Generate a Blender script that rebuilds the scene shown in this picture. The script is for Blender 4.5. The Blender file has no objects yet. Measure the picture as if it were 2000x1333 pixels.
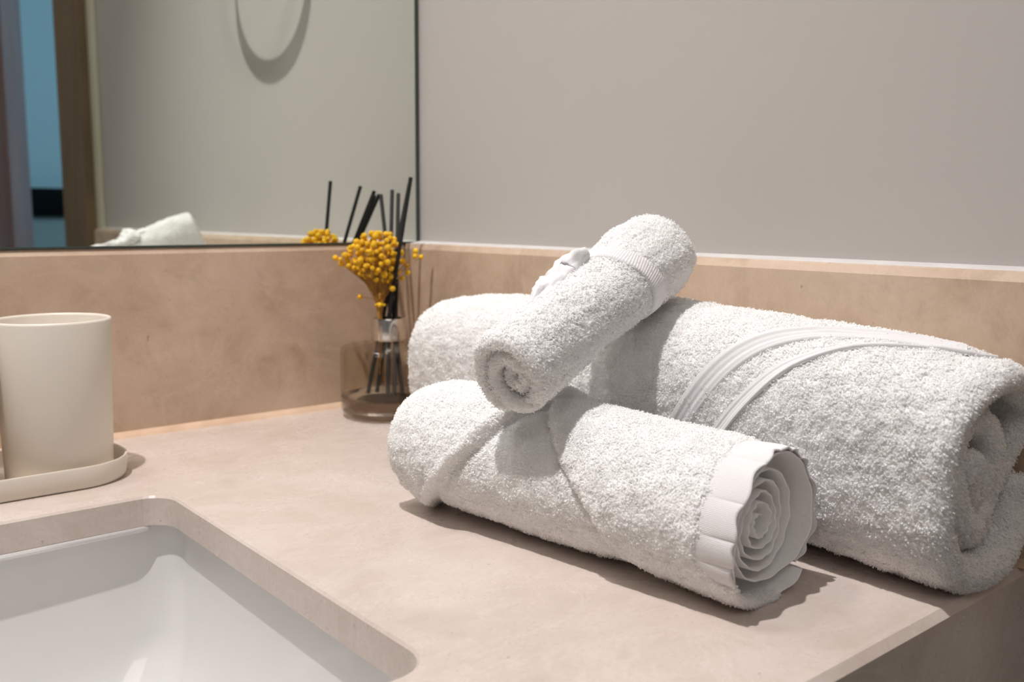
import bpy, bmesh, math, random
import numpy as np
from mathutils import Vector, Matrix

random.seed(7)
rng = np.random.default_rng(11)
scene = bpy.context.scene
COL = scene.collection
PI = math.pi
R = math.radians

# ------------------------------------------------------------------ camera
cd = bpy.data.cameras.new('camera')
cam = bpy.data.objects.new('camera', cd)
COL.objects.link(cam)
rt = Vector((0.76869663, -0.63958857, 0.00565217))
up = Vector((0.080341, 0.10531804, 0.99118789))
fw = Vector((0.63454772, 0.76146869, -0.13234281))
CAMP = Vector((-0.5176, -0.7784, 0.1766))
M = Matrix(((rt.x, up.x, -fw.x, CAMP.x), (rt.y, up.y, -fw.y, CAMP.y), (rt.z, up.z, -fw.z, CAMP.z), (0, 0, 0, 1)))
cam.matrix_world = M
cd.sensor_width = 36.0
cd.lens = 1835.5 / 2000 * 36.0
cd.clip_start = 0.02
cd.dof.use_dof = True
cd.dof.focus_distance = 0.50
cd.dof.aperture_fstop = 10.0
scene.camera = cam

# ------------------------------------------------------------------ world, exposure
w = bpy.data.worlds.new('world')
scene.world = w
w.use_nodes = True
w.node_tree.nodes['Background'].inputs[0].default_value = (0.75, 0.78, 0.85, 1)
w.node_tree.nodes['Background'].inputs[1].default_value = 0.05
vs = scene.view_settings
vs.view_transform = 'Standard'
vs.look = 'None'
vs.gamma = 1.0
vs.use_curve_mapping = False
vs.exposure = 0.0
scene.cycles.max_bounces = 16
scene.cycles.diffuse_bounces = 9
scene.cycles.transmission_bounces = 14

CEIL = 1.60
FLOOR = -0.86


def spot(name, loc, power, color, size=R(150), blend=0.6, radius=0.02, aim=None):
    l = bpy.data.lights.new(name, 'SPOT')
    l.energy = power
    l.color = color
    l.spot_size = size
    l.spot_blend = blend
    l.shadow_soft_size = radius
    o = bpy.data.objects.new(name, l)
    COL.objects.link(o)
    o.location = loc
    if aim is not None:
        d = Vector(aim) - Vector(loc)
        o.rotation_euler = d.to_track_quat('-Z', 'Y').to_euler()
    return o


def area(name, loc, power, color, sx, sy, aim=(0, 0, 0)):
    l = bpy.data.lights.new(name, 'AREA')
    l.shape = 'RECTANGLE'
    l.size = sx
    l.size_y = sy
    l.energy = power
    l.color = color
    o = bpy.data.objects.new(name, l)
    COL.objects.link(o)
    o.location = loc
    d = Vector(aim) - Vector(loc)
    o.rotation_euler = d.to_track_quat('-Z', 'Y').to_euler()
    return o


WARM = (1.0, 0.955, 0.935)
L1 = (-0.68, -0.46, CEIL - 0.03)
L2 = (-0.66, -0.07, CEIL - 0.03)
spot('downlight_lamp', L1, 89, WARM, size=R(66), blend=1.0, radius=0.012, aim=(-0.36, -0.26, 0))
spot('mirror_bounce_light', L2, 26, WARM, radius=0.13, aim=(L2[0], L2[1], 0))  # added light, stands in for the main downlight reflected by the mirror
area('added_room_fill', (-1.1, -1.6, CEIL - 0.05), 6.0, (1.0, 0.95, 0.91), 1.2, 0.8, (-1.0, -1.5, 0))  # unseen fill, added to lift the ambient light in the room
area('blue_room_lamp', (1.5, -1.3, 1.3), 30, (0.42, 0.75, 1.0), 0.8, 0.8, (0.3, -3.2, 0.0))


# ------------------------------------------------------------------ helpers
def tag(o, label=None, cat=None, group=None, kind=None):
    if label:
        o['label'] = label
    if cat:
        o['category'] = cat
    if group:
        o['group'] = group
    if kind:
        o['kind'] = kind
    return o


def empty(name, loc, label, cat, group=None):
    o = bpy.data.objects.new(name, None)
    COL.objects.link(o)
    o.location = loc
    o.empty_display_size = 0.02
    return tag(o, label, cat, group)


def link(name, me, mat=None, parent=None, loc=None, smooth=True):
    o = bpy.data.objects.new(name, me)
    COL.objects.link(o)
    if mat is not None:
        me.materials.append(mat)
    if smooth:
        me.polygons.foreach_set('use_smooth', [True] * len(me.polygons))
    if parent is not None:
        o.parent = parent
    if loc is not None:
        o.location = loc
    return o


def from_bm(name, bm, mat=None, parent=None, loc=None, smooth=True, sharp=None):
    bmesh.ops.recalc_face_normals(bm, faces=bm.faces)
    me = bpy.data.meshes.new(name)
    bm.to_mesh(me)
    bm.free()
    o = link(name, me, mat, parent, loc, smooth)
    if sharp:
        me.set_sharp_from_angle(angle=R(sharp))
    return o


def np_mesh(name, V, F):
    me = bpy.data.meshes.new(name)
    V = np.asarray(V, dtype=np.float32)
    F = np.asarray(F, dtype=np.int32)
    k = F.shape[1]
    me.vertices.add(len(V))
    me.vertices.foreach_set('co', V.ravel())
    me.loops.add(F.size)
    me.loops.foreach_set('vertex_index', F.ravel())
    me.polygons.add(len(F))
    me.polygons.foreach_set('loop_start', np.arange(0, F.size, k, dtype=np.int32))
    me.update(calc_edges=True)
    me.validate()
    return me


def box(bm, x0, x1, y0, y1, z0, z1):
    v = [bm.verts.new((x, y, z)) for z in (z0, z1) for y in (y0, y1) for x in (x0, x1)]
    for f in ((0, 2, 3, 1), (4, 5, 7, 6), (0, 1, 5, 4), (2, 6, 7, 3), (0, 4, 6, 2), (1, 3, 7, 5)):
        bm.faces.new([v[i] for i in f])
    return v


def boxo(name, x0, x1, y0, y1, z0, z1, mat, parent=None, bevel=0.0, seg=2):
    bm = bmesh.new()
    box(bm, x0, x1, y0, y1, z0, z1)
    if bevel:
        bmesh.ops.bevel(bm, geom=list(bm.edges), offset=bevel, segments=seg, profile=0.5, affect='EDGES')
    return from_bm(name, bm, mat, parent, smooth=bool(bevel), sharp=35 if bevel else None)


def loops_to_bm(bm, loops, close_first=False, close_last=False):
    rows = [[bm.verts.new(p) for p in lp] for lp in loops]
    n = len(rows[0])
    for a, b in zip(rows, rows[1:]):
        for i in range(n):
            j = (i + 1) % n
            bm.faces.new((a[i], a[j], b[j], b[i]))
    if close_first:
        bm.faces.new(rows[0][::-1])
    if close_last:
        bm.faces.new(rows[-1])
    return rows


def lathe(name, prof, mat, parent=None, loc=None, n=64, sx=1.0, sy=1.0, close0=True, close1=True, sharp=40):
    bm = bmesh.new()
    lps = [[(r * math.cos(2 * PI * i / n) * sx, r * math.sin(2 * PI * i / n) * sy, z) for i in range(n)] for r, z in prof]
    loops_to_bm(bm, lps, close0, close1)
    return from_bm(name, bm, mat, parent, loc, True, sharp)


def tube_bm(bm, pts, r, n=8, r1=None):
    pts = [Vector(p) for p in pts]
    rows = []
    for i, p in enumerate(pts):
        t = (pts[min(i + 1, len(pts) - 1)] - pts[max(i - 1, 0)]).normalized()
        a = t.orthogonal().normalized() if i == 0 else (prev - t * prev.dot(t)).normalized()
        prev = a
        b = t.cross(a)
        rr = r if r1 is None else r + (r1 - r) * i / (len(pts) - 1)
        rows.append([p + (a * math.cos(2 * PI * k / n) + b * math.sin(2 * PI * k / n)) * rr for k in range(n)])
    loops_to_bm(bm, rows, True, True)


def rrect(x0, x1, y0, y1, r, z, n=8):
    out = []
    for cx, cy, a0 in ((x1 - r, y1 - r, 0), (x0 + r, y1 - r, 90), (x0 + r, y0 + r, 180), (x1 - r, y0 + r, 270)):
        for k in range(n + 1):
            a = R(a0 + 90.0 * k / n)
            out.append((cx + r * math.cos(a), cy + r * math.sin(a), z))
    return out


# ------------------------------------------------------------------ materials
def mat(name, color=(0.8, 0.8, 0.8), rough=0.5, metal=0.0, spec=0.5, coat=0.0, trans=0.0, ior=1.45):
    m = bpy.data.materials.new(name)
    m.use_nodes = True
    b = m.node_tree.nodes['Principled BSDF']
    b.inputs['Base Color'].default_value = (*color, 1)
    b.inputs['Roughness'].default_value = rough
    b.inputs['Metallic'].default_value = metal
    b.inputs['Specular IOR Level'].default_value = spec
    b.inputs['Coat Weight'].default_value = coat
    b.inputs['Transmission Weight'].default_value = trans
    b.inputs['IOR'].default_value = ior
    return m


class NT:
    def __init__(s, m):
        s.t = m.node_tree
        s.b = s.t.nodes['Principled BSDF']
        tc = s.t.nodes.new('ShaderNodeTexCoord')
        s.co = tc.outputs['Object']

    def mapping(s, scale=(1, 1, 1), rot=(0, 0, 0)):
        n = s.t.nodes.new('ShaderNodeMapping')
        n.inputs['Scale'].default_value = scale
        n.inputs['Rotation'].default_value = rot
        s.t.links.new(s.co, n.inputs[0])
        return n.outputs[0]

    def noise(s, scale, detail=4, rough=0.5, dist=0.0, vec=None):
        n = s.t.nodes.new('ShaderNodeTexNoise')
        n.inputs['Scale'].default_value = scale
        n.inputs['Detail'].default_value = detail
        n.inputs['Roughness'].default_value = rough
        n.inputs['Distortion'].default_value = dist
        s.t.links.new(vec or s.co, n.inputs['Vector'])
        return n.outputs['Fac']

    def ramp(s, fac, stops):
        n = s.t.nodes.new('ShaderNodeValToRGB')
        els = n.color_ramp.elements
        while len(els) < len(stops):
            els.new(0.5)
        for e, (p, c) in zip(els, stops):
            e.position = p
            e.color = (*c, 1) if len(c) == 3 else c
        s.t.links.new(fac, n.inputs[0])
        return n.outputs[0]

    def mix(s, fac, a, b, mode='MIX'):
        n = s.t.nodes.new('ShaderNodeMix')
        n.data_type = 'RGBA'
        n.blend_type = mode
        if isinstance(fac, (int, float)):
            n.inputs[0].default_value = fac
        else:
            s.t.links.new(fac, n.inputs[0])
        for i, v in ((6, a), (7, b)):
            if isinstance(v, tuple):
                n.inputs[i].default_value = (*v, 1)
            else:
                s.t.links.new(v, n.inputs[i])
        return n.outputs[2]

    def bump(s, h, strength, dist, prev=None):
        n = s.t.nodes.new('ShaderNodeBump')
        n.inputs['Strength'].default_value = strength
        n.inputs['Distance'].default_value = dist
        s.t.links.new(h, n.inputs['Height'])
        if prev is not None:
            s.t.links.new(prev, n.inputs['Normal'])
        s.t.links.new(n.outputs[0], s.b.inputs['Normal'])
        return n.outputs[0]

    def set(s, name, out):
        s.t.links.new(out, s.b.inputs[name])


def stone_mat(name, base, dark, light, rough, kc=1.0):
    m = mat(name, base, rough)
    t = NT(m)
    big = t.noise(7.0, 5, 0.55, 0.8)
    c = t.ramp(big, [(0.30, dark), (0.52, base), (0.75, light)])
    mott = t.noise(26.0, 8, 0.72, 0.4)
    mk = t.ramp(mott, [(0.30, (1 - 0.20 * kc, 1 - 0.23 * kc, 1 - 0.27 * kc)), (0.5, (1, 1, 1)), (0.70, (1 + 0.06 * kc, 1 + 0.07 * kc, 1 + 0.09 * kc))])
    c = t.mix(1.0, c, mk, 'MULTIPLY')
    fine = t.noise(420.0, 3, 0.6)
    fk = t.ramp(fine, [(0.30, (0.95, 0.94, 0.93)), (0.55, (1, 1, 1))])
    c = t.mix(1.0, c, fk, 'MULTIPLY')
    vein = t.noise(9.0, 6, 0.62, 1.6, t.mapping((1.0, 2.2, 1.6), (0.2, 0.4, 0.6)))
    vk = t.ramp(vein, [(0.47, (0, 0, 0)), (0.497, (1, 1, 1)), (0.503, (1, 1, 1)), (0.53, (0, 0, 0))])
    c = t.mix(t.mix(1.0, vk, (0.30, 0.30, 0.30), 'MULTIPLY'), c, light)
    spk = t.noise(210.0, 2, 0.4)
    sk = t.ramp(spk, [(0.755, (0, 0, 0)), (0.79, (0.55, 0.55, 0.55))])
    c = t.mix(sk, c, tuple(x * 0.45 for x in dark))
    t.set('Base Color', c)
    rr = t.ramp(mott, [(0.3, (rough + 0.07,) * 3), (0.7, (rough - 0.05,) * 3)])
    t.set('Roughness', rr)
    t.bump(fine, 0.05, 0.0004)
    return m


M_stone = stone_mat('beige_marble', (0.62, 0.535, 0.485), (0.55, 0.465, 0.41), (0.69, 0.61, 0.565), 0.28, 0.45)
M_splash = stone_mat('shaded_beige_marble', (0.58, 0.432, 0.322), (0.485, 0.355, 0.26), (0.66, 0.51, 0.395), 0.26)  # same marble as the worktop, grazing-light shade and warmth put into its colour
M_wall = mat('wall_paint', (0.49, 0.46, 0.44), 0.75, spec=0.3)
t = NT(M_wall)
n1 = t.noise(260, 5, 0.6)
t.bump(n1, 0.16, 0.0006)
M_ceil = mat('ceiling_paint', (0.80, 0.78, 0.74), 0.9)
M_floor = mat('floor_tile', (0.45, 0.38, 0.32), 0.4)
t = NT(M_floor)
t.set('Base Color', t.ramp(t.noise(6, 5), [(0.3, (0.36, 0.30, 0.25)), (0.7, (0.5, 0.43, 0.36))]))
M_mirror = mat('mirror_silver', (0.875, 0.925, 0.865), 0.0, metal=1.0)
M_mirroredge = mat('mirror_edge', (0.05, 0.07, 0.06), 0.3)
M_caulk = mat('white_sealant', (0.80, 0.76, 0.75), 0.6)
t = NT(M_caulk)
t.set('Base Color', t.ramp(t.noise(40, 3), [(0.3, (0.60, 0.57, 0.565)), (0.7, (0.67, 0.645, 0.64))]))
M_caulk2 = mat('cream_sealant', (0.66, 0.46, 0.32), 0.6)
t = NT(M_caulk2)
t.set('Base Color', t.ramp(t.noise(60, 3), [(0.3, (0.60, 0.41, 0.28)), (0.7, (0.72, 0.53, 0.38))]))
M_basin = mat('white_ceramic', (0.71, 0.70, 0.69), 0.10, coat=0.6)
t = NT(M_basin)
t.set('Base Color', t.ramp(t.noise(5, 3), [(0.3, (0.70, 0.69, 0.68)), (0.7, (0.73, 0.72, 0.71))]))
M_plastic = mat('cream_plastic', (0.76, 0.70, 0.63), 0.45)
t = NT(M_plastic)
t.set('Base Color', t.ramp(t.noise(9, 3), [(0.3, (0.75, 0.69, 0.61)), (0.7, (0.77, 0.71, 0.63))]))
M_plastic.node_tree.nodes['Principled BSDF'].inputs['Subsurface Weight'].default_value = 0.1
M_plastic.node_tree.nodes['Principled BSDF'].inputs['Subsurface Radius'].default_value = (0.01, 0.008, 0.004)
M_chrome = mat('brushed_silver', (0.78, 0.75, 0.72), 0.16, metal=1.0)
t = NT(M_chrome)
t.set('Roughness', t.ramp(t.noise(80, 3, vec=t.mapping((1, 1, 14))), [(0.3, (0.12,) * 3), (0.7, (0.22,) * 3)]))
M_reed = mat('black_reed', (0.008, 0.008, 0.009), 0.6)
t = NT(M_reed)
t.bump(t.noise(900, 3, vec=t.mapping((1, 1, 0.05))), 0.5, 0.0004)
M_brown = mat('dark_wood_veneer', (0.105, 0.062, 0.032), 0.45)
t = NT(M_brown)
t.set('Base Color', t.ramp(t.noise(14, 5, vec=t.mapping((1, 8, 0.3))), [(0.3, (0.12, 0.08, 0.05)), (0.7, (0.25, 0.17, 0.10))]))
M_casing = mat('cream_casing', (0.62, 0.58, 0.46), 0.5)
t = NT(M_casing)
t.bump(t.noise(200, 3), 0.1, 0.0003)
M_purple = mat('grey_door_frame', (0.30, 0.28, 0.33), 0.5)
t = NT(M_purple)
t.set('Base Color', t.ramp(t.noise(10, 4, vec=t.mapping((6, 6, 0.3))), [(0.3, (0.30, 0.22, 0.23)), (0.7, (0.36, 0.27, 0.28))]))
M_blue = mat('bedroom_paint', (0.55, 0.62, 0.66), 0.8)
t = NT(M_blue)
t.bump(t.noise(150, 3), 0.1, 0.0005)
M_teal = mat('grey_upholstery', (0.34, 0.34, 0.33), 0.9)
t = NT(M_teal)
t.bump(t.noise(300, 3), 0.3, 0.001)
M_black = mat('black_rail', (0.004, 0.004, 0.005), 0.7, spec=0.1)
t = NT(M_black)
t.bump(t.noise(120, 3), 0.1, 0.0005)

# smoky glass
def wall_glass(name, tint):
    m = bpy.data.materials.new(name)
    m.use_nodes = True
    nt = m.node_tree
    for n in list(nt.nodes):
        nt.nodes.remove(n)
    o = nt.nodes.new('ShaderNodeOutputMaterial')
    tr_ = nt.nodes.new('ShaderNodeBsdfTransparent')
    gl = nt.nodes.new('ShaderNodeBsdfGlossy')
    gl.inputs['Roughness'].default_value = 0.02
    lw = nt.nodes.new('ShaderNodeLayerWeight')
    lw.inputs['Blend'].default_value = 0.5
    pw = nt.nodes.new('ShaderNodeMath')
    pw.operation = 'POWER'
    pw.inputs[1].default_value = 2.6
    fr = nt.nodes.new('ShaderNodeMath')
    fr.operation = 'MULTIPLY_ADD'
    fr.inputs[1].default_value = 0.60
    fr.inputs[2].default_value = 0.035
    nt.links.new(lw.outputs['Facing'], pw.inputs[0])
    nt.links.new(pw.outputs[0], fr.inputs[0])
    mx_ = nt.nodes.new('ShaderNodeMixShader')
    tc_ = nt.nodes.new('ShaderNodeTexCoord')
    nz_ = nt.nodes.new('ShaderNodeTexNoise')
    nz_.inputs['Scale'].default_value = 20
    rp_ = nt.nodes.new('ShaderNodeValToRGB')
    rp_.color_ramp.elements[0].color = (*tint, 1)
    rp_.color_ramp.elements[1].color = (*[min(1, x * 1.01) for x in tint], 1)
    nt.links.new(tc_.outputs['Object'], nz_.inputs['Vector'])
    nt.links.new(nz_.outputs['Fac'], rp_.inputs[0])
    nt.links.new(rp_.outputs[0], tr_.inputs['Color'])
    nt.links.new(fr.outputs[0], mx_.inputs[0])
    nt.links.new(tr_.outputs[0], mx_.inputs[1])
    nt.links.new(gl.outputs[0], mx_.inputs[2])
    nt.links.new(mx_.outputs[0], o.inputs['Surface'])
    return m


M_glass = wall_glass('smoky_glass', (0.95, 0.93, 0.885))
M_glassbase = mat('thick_smoky_glass', (0.96, 0.93, 0.85), 0.01, trans=1.0, ior=1.45)
t = NT(M_glassbase)
t.set('Base Color', t.ramp(t.noise(3, 2), [(0.3, (0.96, 0.93, 0.85)), (0.7, (0.95, 0.92, 0.84))]))


def towel_mat(name, c0, c1):
    m = mat(name, c0, 0.95, spec=0.15)
    t = NT(m)
    n = t.noise(500, 3, 0.6)
    t.set('Base Color', t.ramp(n, [(0.3, c1), (0.65, c0)]))
    t.b.inputs['Sheen Weight'].default_value = 0.15
    return m


M_terry = towel_mat('white_terry', (0.93, 0.925, 0.92), (0.88, 0.875, 0.87))
M_pile = bpy.data.materials.new('terry_loops')
M_pile.use_nodes = True
nt = M_pile.node_tree
for n in list(nt.nodes):
    nt.nodes.remove(n)
out = nt.nodes.new('ShaderNodeOutputMaterial')
dif = nt.nodes.new('ShaderNodeBsdfDiffuse')
trl = nt.nodes.new('ShaderNodeBsdfTranslucent')
mx = nt.nodes.new('ShaderNodeMixShader')
tcn = nt.nodes.new('ShaderNodeTexCoord')
nz = nt.nodes.new('ShaderNodeTexNoise')
nz.inputs['Scale'].default_value = 130
rp = nt.nodes.new('ShaderNodeValToRGB')
rp.color_ramp.elements[0].position = 0.3
rp.color_ramp.elements[0].color = (0.955, 0.952, 0.95, 1)
rp.color_ramp.elements[1].position = 0.7
rp.color_ramp.elements[1].color = (0.985, 0.984, 0.982, 1)
mx.inputs[0].default_value = 0.42
nt.links.new(tcn.outputs['Object'], nz.inputs['Vector'])
nt.links.new(nz.outputs['Fac'], rp.inputs[0])
nt.links.new(rp.outputs[0], dif.inputs[0])
nt.links.new(rp.outputs[0], trl.inputs[0])
nt.links.new(dif.outputs[0], mx.inputs[1])
nt.links.new(trl.outputs[0], mx.inputs[2])
nt.links.new(mx.outputs[0], out.inputs[0])

M_hem = mat('woven_hem', (0.76, 0.75, 0.76), 0.9, spec=0.15)
t = NT(M_hem)
t.bump(t.noise(900, 2, 0.5), 0.25, 0.0004)

# ------------------------------------------------------------------ room shell
H = 0.15           # top of the backsplash
TS = 0.02          # its thickness
D = 0.5933         # worktop depth
XL = -2.3          # left wall
YB = -2.5          # wall opposite the mirror


def struct(o):
    o['kind'] = 'structure'
    return o


struct(boxo('wall_back', XL - 0.1, 0.1, 0.0, 0.1, FLOOR, CEIL, M_wall))
# right wall with the doorway
bm = bmesh.new()
box(bm, 0.0, 0.10, -1.10, 0.0, FLOOR, CEIL)
box(bm, 0.0, 0.10, -1.98, -1.10, 1.22, CEIL)
box(bm, 0.0, 0.10, YB, -1.98, FLOOR, CEIL)
struct(from_bm('wall_right', bm, M_wall, smooth=False))
struct(boxo('wall_left', XL - 0.1, XL, YB, 0.0, FLOOR, CEIL, M_wall))
struct(boxo('wall_front', XL - 0.1, 0.1, YB - 0.1, YB, FLOOR, CEIL, M_wall))
struct(boxo('floor', XL - 0.1, 3.2, -4.0, 0.1, FLOOR - 0.1, FLOOR, M_floor))
struct(boxo('ceiling', XL - 0.1, 3.2, -4.0, 0.1, CEIL, CEIL + 0.1, M_ceil))
# bedroom beyond the doorway
struct(boxo('wall_bedroom_end', 0.0, 3.2, -4.0, -3.9, FLOOR, CEIL, M_blue))
struct(boxo('wall_bedroom_side', 3.1, 3.2, -3.9, 0.1, FLOOR, CEIL, M_blue))
struct(boxo('wall_bedroom_near', 0.1, 3.1, -0.1, 0.1, FLOOR, CEIL, M_blue))
struct(boxo('wall_bedroom_inner', -0.1, 0.0, -3.9, YB - 0.1, FLOOR, CEIL, M_blue))

# door frame
struct(boxo('trim_1', -0.006, 0.0, -1.035, -0.998, FLOOR, 1.30, M_casing, bevel=0.002))
bm = bmesh.new()
box(bm, -0.020, 0.105, -1.185, -1.035, FLOOR, 1.28)
box(bm, -0.012, 0.0, -1.205, -1.185, FLOOR, 1.24)
struct(from_bm('trim_2', bm, M_brown, smooth=False))
bm = bmesh.new()
box(bm, -0.02, 0.105, -2.05, -1.970, FLOOR, 1.28)
box(bm, 0.055, 0.085, -1.975, -1.950, FLOOR, 1.24)
struct(from_bm('trim_3', bm, M_purple, smooth=False))

pan = empty('headboard', (1.0, -3.75, FLOOR), 'grey panel with a black top rail in the blue room, seen in the mirror', 'headboard')


def child_box(name, b, m, parent, bevel=0.0):
    o = boxo(name, *b, m, bevel=bevel)
    o.parent = parent
    o.matrix_parent_inverse = Matrix.Translation(-Vector(parent.location))
    return o


child_box('panel', (0.0, 2.4, -3.899, -3.80, FLOOR, 0.165), M_teal, pan, 0.01)
child_box('rail', (0.0, 2.4, -3.899, -3.76, 0.165, 0.285), M_black, pan, 0.004)

# downlight in the ceiling, plus an added one at the mirror bounce light
def downlight(loc, label):
    e = empty('downlight', (loc[0], loc[1], CEIL), label, 'ceiling light', 'ceiling downlights')
    lathe('trim_ring', [(0.032, 0.0), (0.032, -0.004), (0.046, -0.006), (0.048, -0.001), (0.048, 0.0)], M_ceil, e, close0=False, close1=False)
    return e


downlight(L1, 'recessed round downlight in the ceiling above the towels')
downlight(L2, 'added ceiling ring at the light standing in for the mirror bounce')

# ------------------------------------------------------------------ backsplash, mirror
CH = 0.0052


def splash(name, along, label):
    bm = bmesh.new()
    prof = [(0.0, 0.0), (-TS, 0.0), (-TS, H - CH), (-TS + 0.0025, H - 0.0005), (-TS + 0.004, H), (0.0, H)]
    if along == 'x':
        rows = [[(x, a, z) for a, z in prof] for x in (-1.9, -TS)]
    else:
        rows = [[(a, y, z) for a, z in prof] for y in (-1.0, 0.0)]
    loops_to_bm(bm, rows, True, True)
    o = from_bm(name, bm, M_splash, smooth=False)
    o['label'] = label
    o['category'] = 'backsplash'
    return o


sp1 = splash('backsplash', 'x', 'beige marble backsplash under the mirror')
sp2 = splash('backsplash', 'y', 'beige marble backsplash behind the towels under the painted wall')


def bead(name, rows, m, parent):
    bm = bmesh.new()
    loops_to_bm(bm, rows, True, True)
    o = from_bm(name, bm, m, parent, smooth=True, sharp=50)
    return o


# white sealant on the top of the right-hand splash, against the wall
def bead_rows(f, a, b, n=40, j=0.0005):
    rows = []
    for i in range(n + 1):
        y = a + (b - a) * i / n
        k = random.uniform(-j, j)
        rows.append(f(y, k))
    return rows


o = bead('sealant_bead', bead_rows(lambda y, k: [(0.0, y, H), (-0.012 + k, y, H), (-0.010 + k, y, H + 0.0006), (-0.003, y, H + 0.0014 + k * 0.5), (0.0, y, H + 0.0018)], -1.0, 0.0), M_caulk, sp2)
o['label'] = 'white sealant bead'
o = bead('sealant_bead', bead_rows(lambda x, k: [(x, -TS, 0.0), (x, -TS - 0.005 + k, 0.0), (x, -TS - 0.004 + k, 0.0012), (x, -TS - 0.0012, 0.0042 + k), (x, -TS, 0.0045)], -1.9, -TS), M_caulk2, sp1)
o['label'] = 'cream sealant bead along the worktop'
o = bead('sealant_bead', bead_rows(lambda y, k: [(-TS, y, 0.0), (-TS - 0.004 + k, y, 0.0), (-TS - 0.003 + k, y, 0.001), (-TS - 0.001, y, 0.0032 + k), (-TS, y, 0.0035)], -D, -TS), M_caulk2, sp2)

mir = empty('wall_mirror', (-0.95, 0, H), 'large frameless mirror on the wall above the marble backsplash', 'mirror')
def mir_box(name, b, m, bevel=0):
    return child_box(name, b, m, mir, bevel)
mir_box('glass', (-1.90, -0.0055, -0.0185, -0.0005, H + 0.0015, 1.35), M_mirror)
mir_box('edge_strip', (-0.0055, -0.0025, -0.0186, -0.0005, H + 0.0015, 1.35), M_mirroredge)
mir_box('edge_strip', (-1.90, -0.0025, -0.0192, -0.0005, H, H + 0.0015), M_mirroredge)

# ------------------------------------------------------------------ worktop with basin
SX, SY, SF, SL = -0.3147, -0.1904, -0.4882, -0.86
ch = 0.0035
wt = empty('worktop', (-0.6, -0.3, 0), 'beige marble vanity worktop with a cut-out for the basin', 'worktop')


def wt_child(name, bm, m, smooth=False, sharp=None):
    o = from_bm(name, bm, m, smooth=smooth, sharp=sharp)
    o.parent = wt
    o.matrix_parent_inverse = Matrix.Translation(-Vector(wt.location))
    return o


bm = bmesh.new()
THK = 0.019
inner = [rrect(SL - 0.0012, SX + 0.0012, SF - 0.0012, SY + 0.0012, 0.019, 0.0),
         rrect(SL, SX, SF, SY, 0.018, -0.0014),
         rrect(SL, SX, SF, SY, 0.018, -THK)]
rows_i = loops_to_bm(bm, inner)
outer = [[(-1.9, -D + ch, 0), (0, -D + ch, 0), (0, -0.0008, 0), (-1.9, -0.0008, 0)],
         [(-1.9, -D, -ch), (0, -D, -ch), (0, -0.0008, -ch), (-1.9, -0.0008, -ch)],
         [(-1.9, -D, -THK), (0, -D, -THK), (0, -0.0008, -THK), (-1.9, -0.0008, -THK)]]
rows_o = loops_to_bm(bm, outer)


def fill(ri, ro):
    es = []
    for r_ in (ri, ro):
        for i in range(len(r_)):
            e = bm.edges.get((r_[i], r_[(i + 1) % len(r_)]))
            es.append(e)
    bmesh.ops.triangle_fill(bm, use_beauty=True, use_dissolve=False, edges=es)


fill(rows_i[0], rows_o[0])
fill(rows_i[2], rows_o[2])
wt_child('slab', bm, M_stone)
bm = bmesh.new()
box(bm, -1.9, 0.0, -D, -D + 0.019, -0.30, -THK)
o = wt_child('apron', bm, M_stone)
o['label'] = 'stone front panel under the worktop edge'

# basin
bs = empty('wash_basin', ((SX + SL) / 2, (SY + SF) / 2, -0.15), 'white ceramic undermount wash basin set into the marble worktop', 'basin')
bm = bmesh.new()
i0 = -0.0075
lv = [(-0.022, -THK - 0.0005, 0.03), (i0, -THK - 0.0005, 0.022), (i0 + 0.0008, -THK - 0.0012, 0.022), (i0 + 0.0010, -THK - 0.004, 0.022), (-0.0055, -0.05, 0.024), (-0.001, -0.09, 0.027), (0.012, -0.115, 0.032),
      (0.021, -0.127, 0.036), (0.031, -0.135, 0.04), (0.045, -0.1395, 0.045), (0.08, -0.142, 0.05)]
lps = [rrect(SL + i, SX - i, SF + i, SY - i, max(r_, 0.005), z, 10) for i, z, r_ in lv]
lps += [rrect(SL + i, SX - i, SF + i, SY - i, r_, z, 10) for i, z, r_ in [(0.08, -0.152, 0.05), (0.03, -0.148, 0.045), (-0.010, -0.11, 0.035), (-0.012, -0.05, 0.03), (-0.012, -THK - 0.010, 0.03), (-0.022, -THK - 0.010, 0.03)]]
n = len(lps[0])
rows = [[bm.verts.new(p) for p in lp] for lp in lps]
for k in range(len(rows)):
    if k == 10:
        continue
    a, b = rows[k], rows[(k + 1) % len(rows)]
    for i in range(n):
        j = (i + 1) % n
        bm.faces.new((a[i], a[j], b[j], b[i]))
bm.faces.new(rows[10])
bm.faces.new(rows[11][::-1])
o = from_bm('bowl', bm, M_basin, smooth=True, sharp=50)
o.parent = bs
o.matrix_parent_inverse = Matrix.Translation(-Vector(bs.location))
# the ceramic rim shows as a thin ledge under the stone along the back
bm = bmesh.new()
rows = []
for k in range(25):
    x = SL + 0.03 + (SX - 0.012 - SL - 0.03) * k / 24
    e_ = 0.0042 * (1 - k / 24.0) ** 0.6 + 0.0002
    rows.append([(x, SY + 0.004, -THK - 0.0002), (x, SY - e_, -THK - 0.0002), (x, SY - e_ - 0.0006, -THK - 0.0016), (x, SY - e_ * 0.6, -THK - 0.0036), (x, SY + 0.006, -THK - 0.0045)])
loops_to_bm(bm, rows, True, True)
o = from_bm('rim_ledge', bm, M_basin, smooth=True, sharp=50)
o.parent = bs
o.matrix_parent_inverse = Matrix.Translation(-Vector(bs.location))
dr = lathe('drain', [(0.022, 0.0), (0.022, 0.002), (0.020, 0.0035), (0.006, 0.003), (0.0, 0.003)][:4], M_chrome, bs, (0, 0, -0.1415 + 0.15), n=32)

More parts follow.
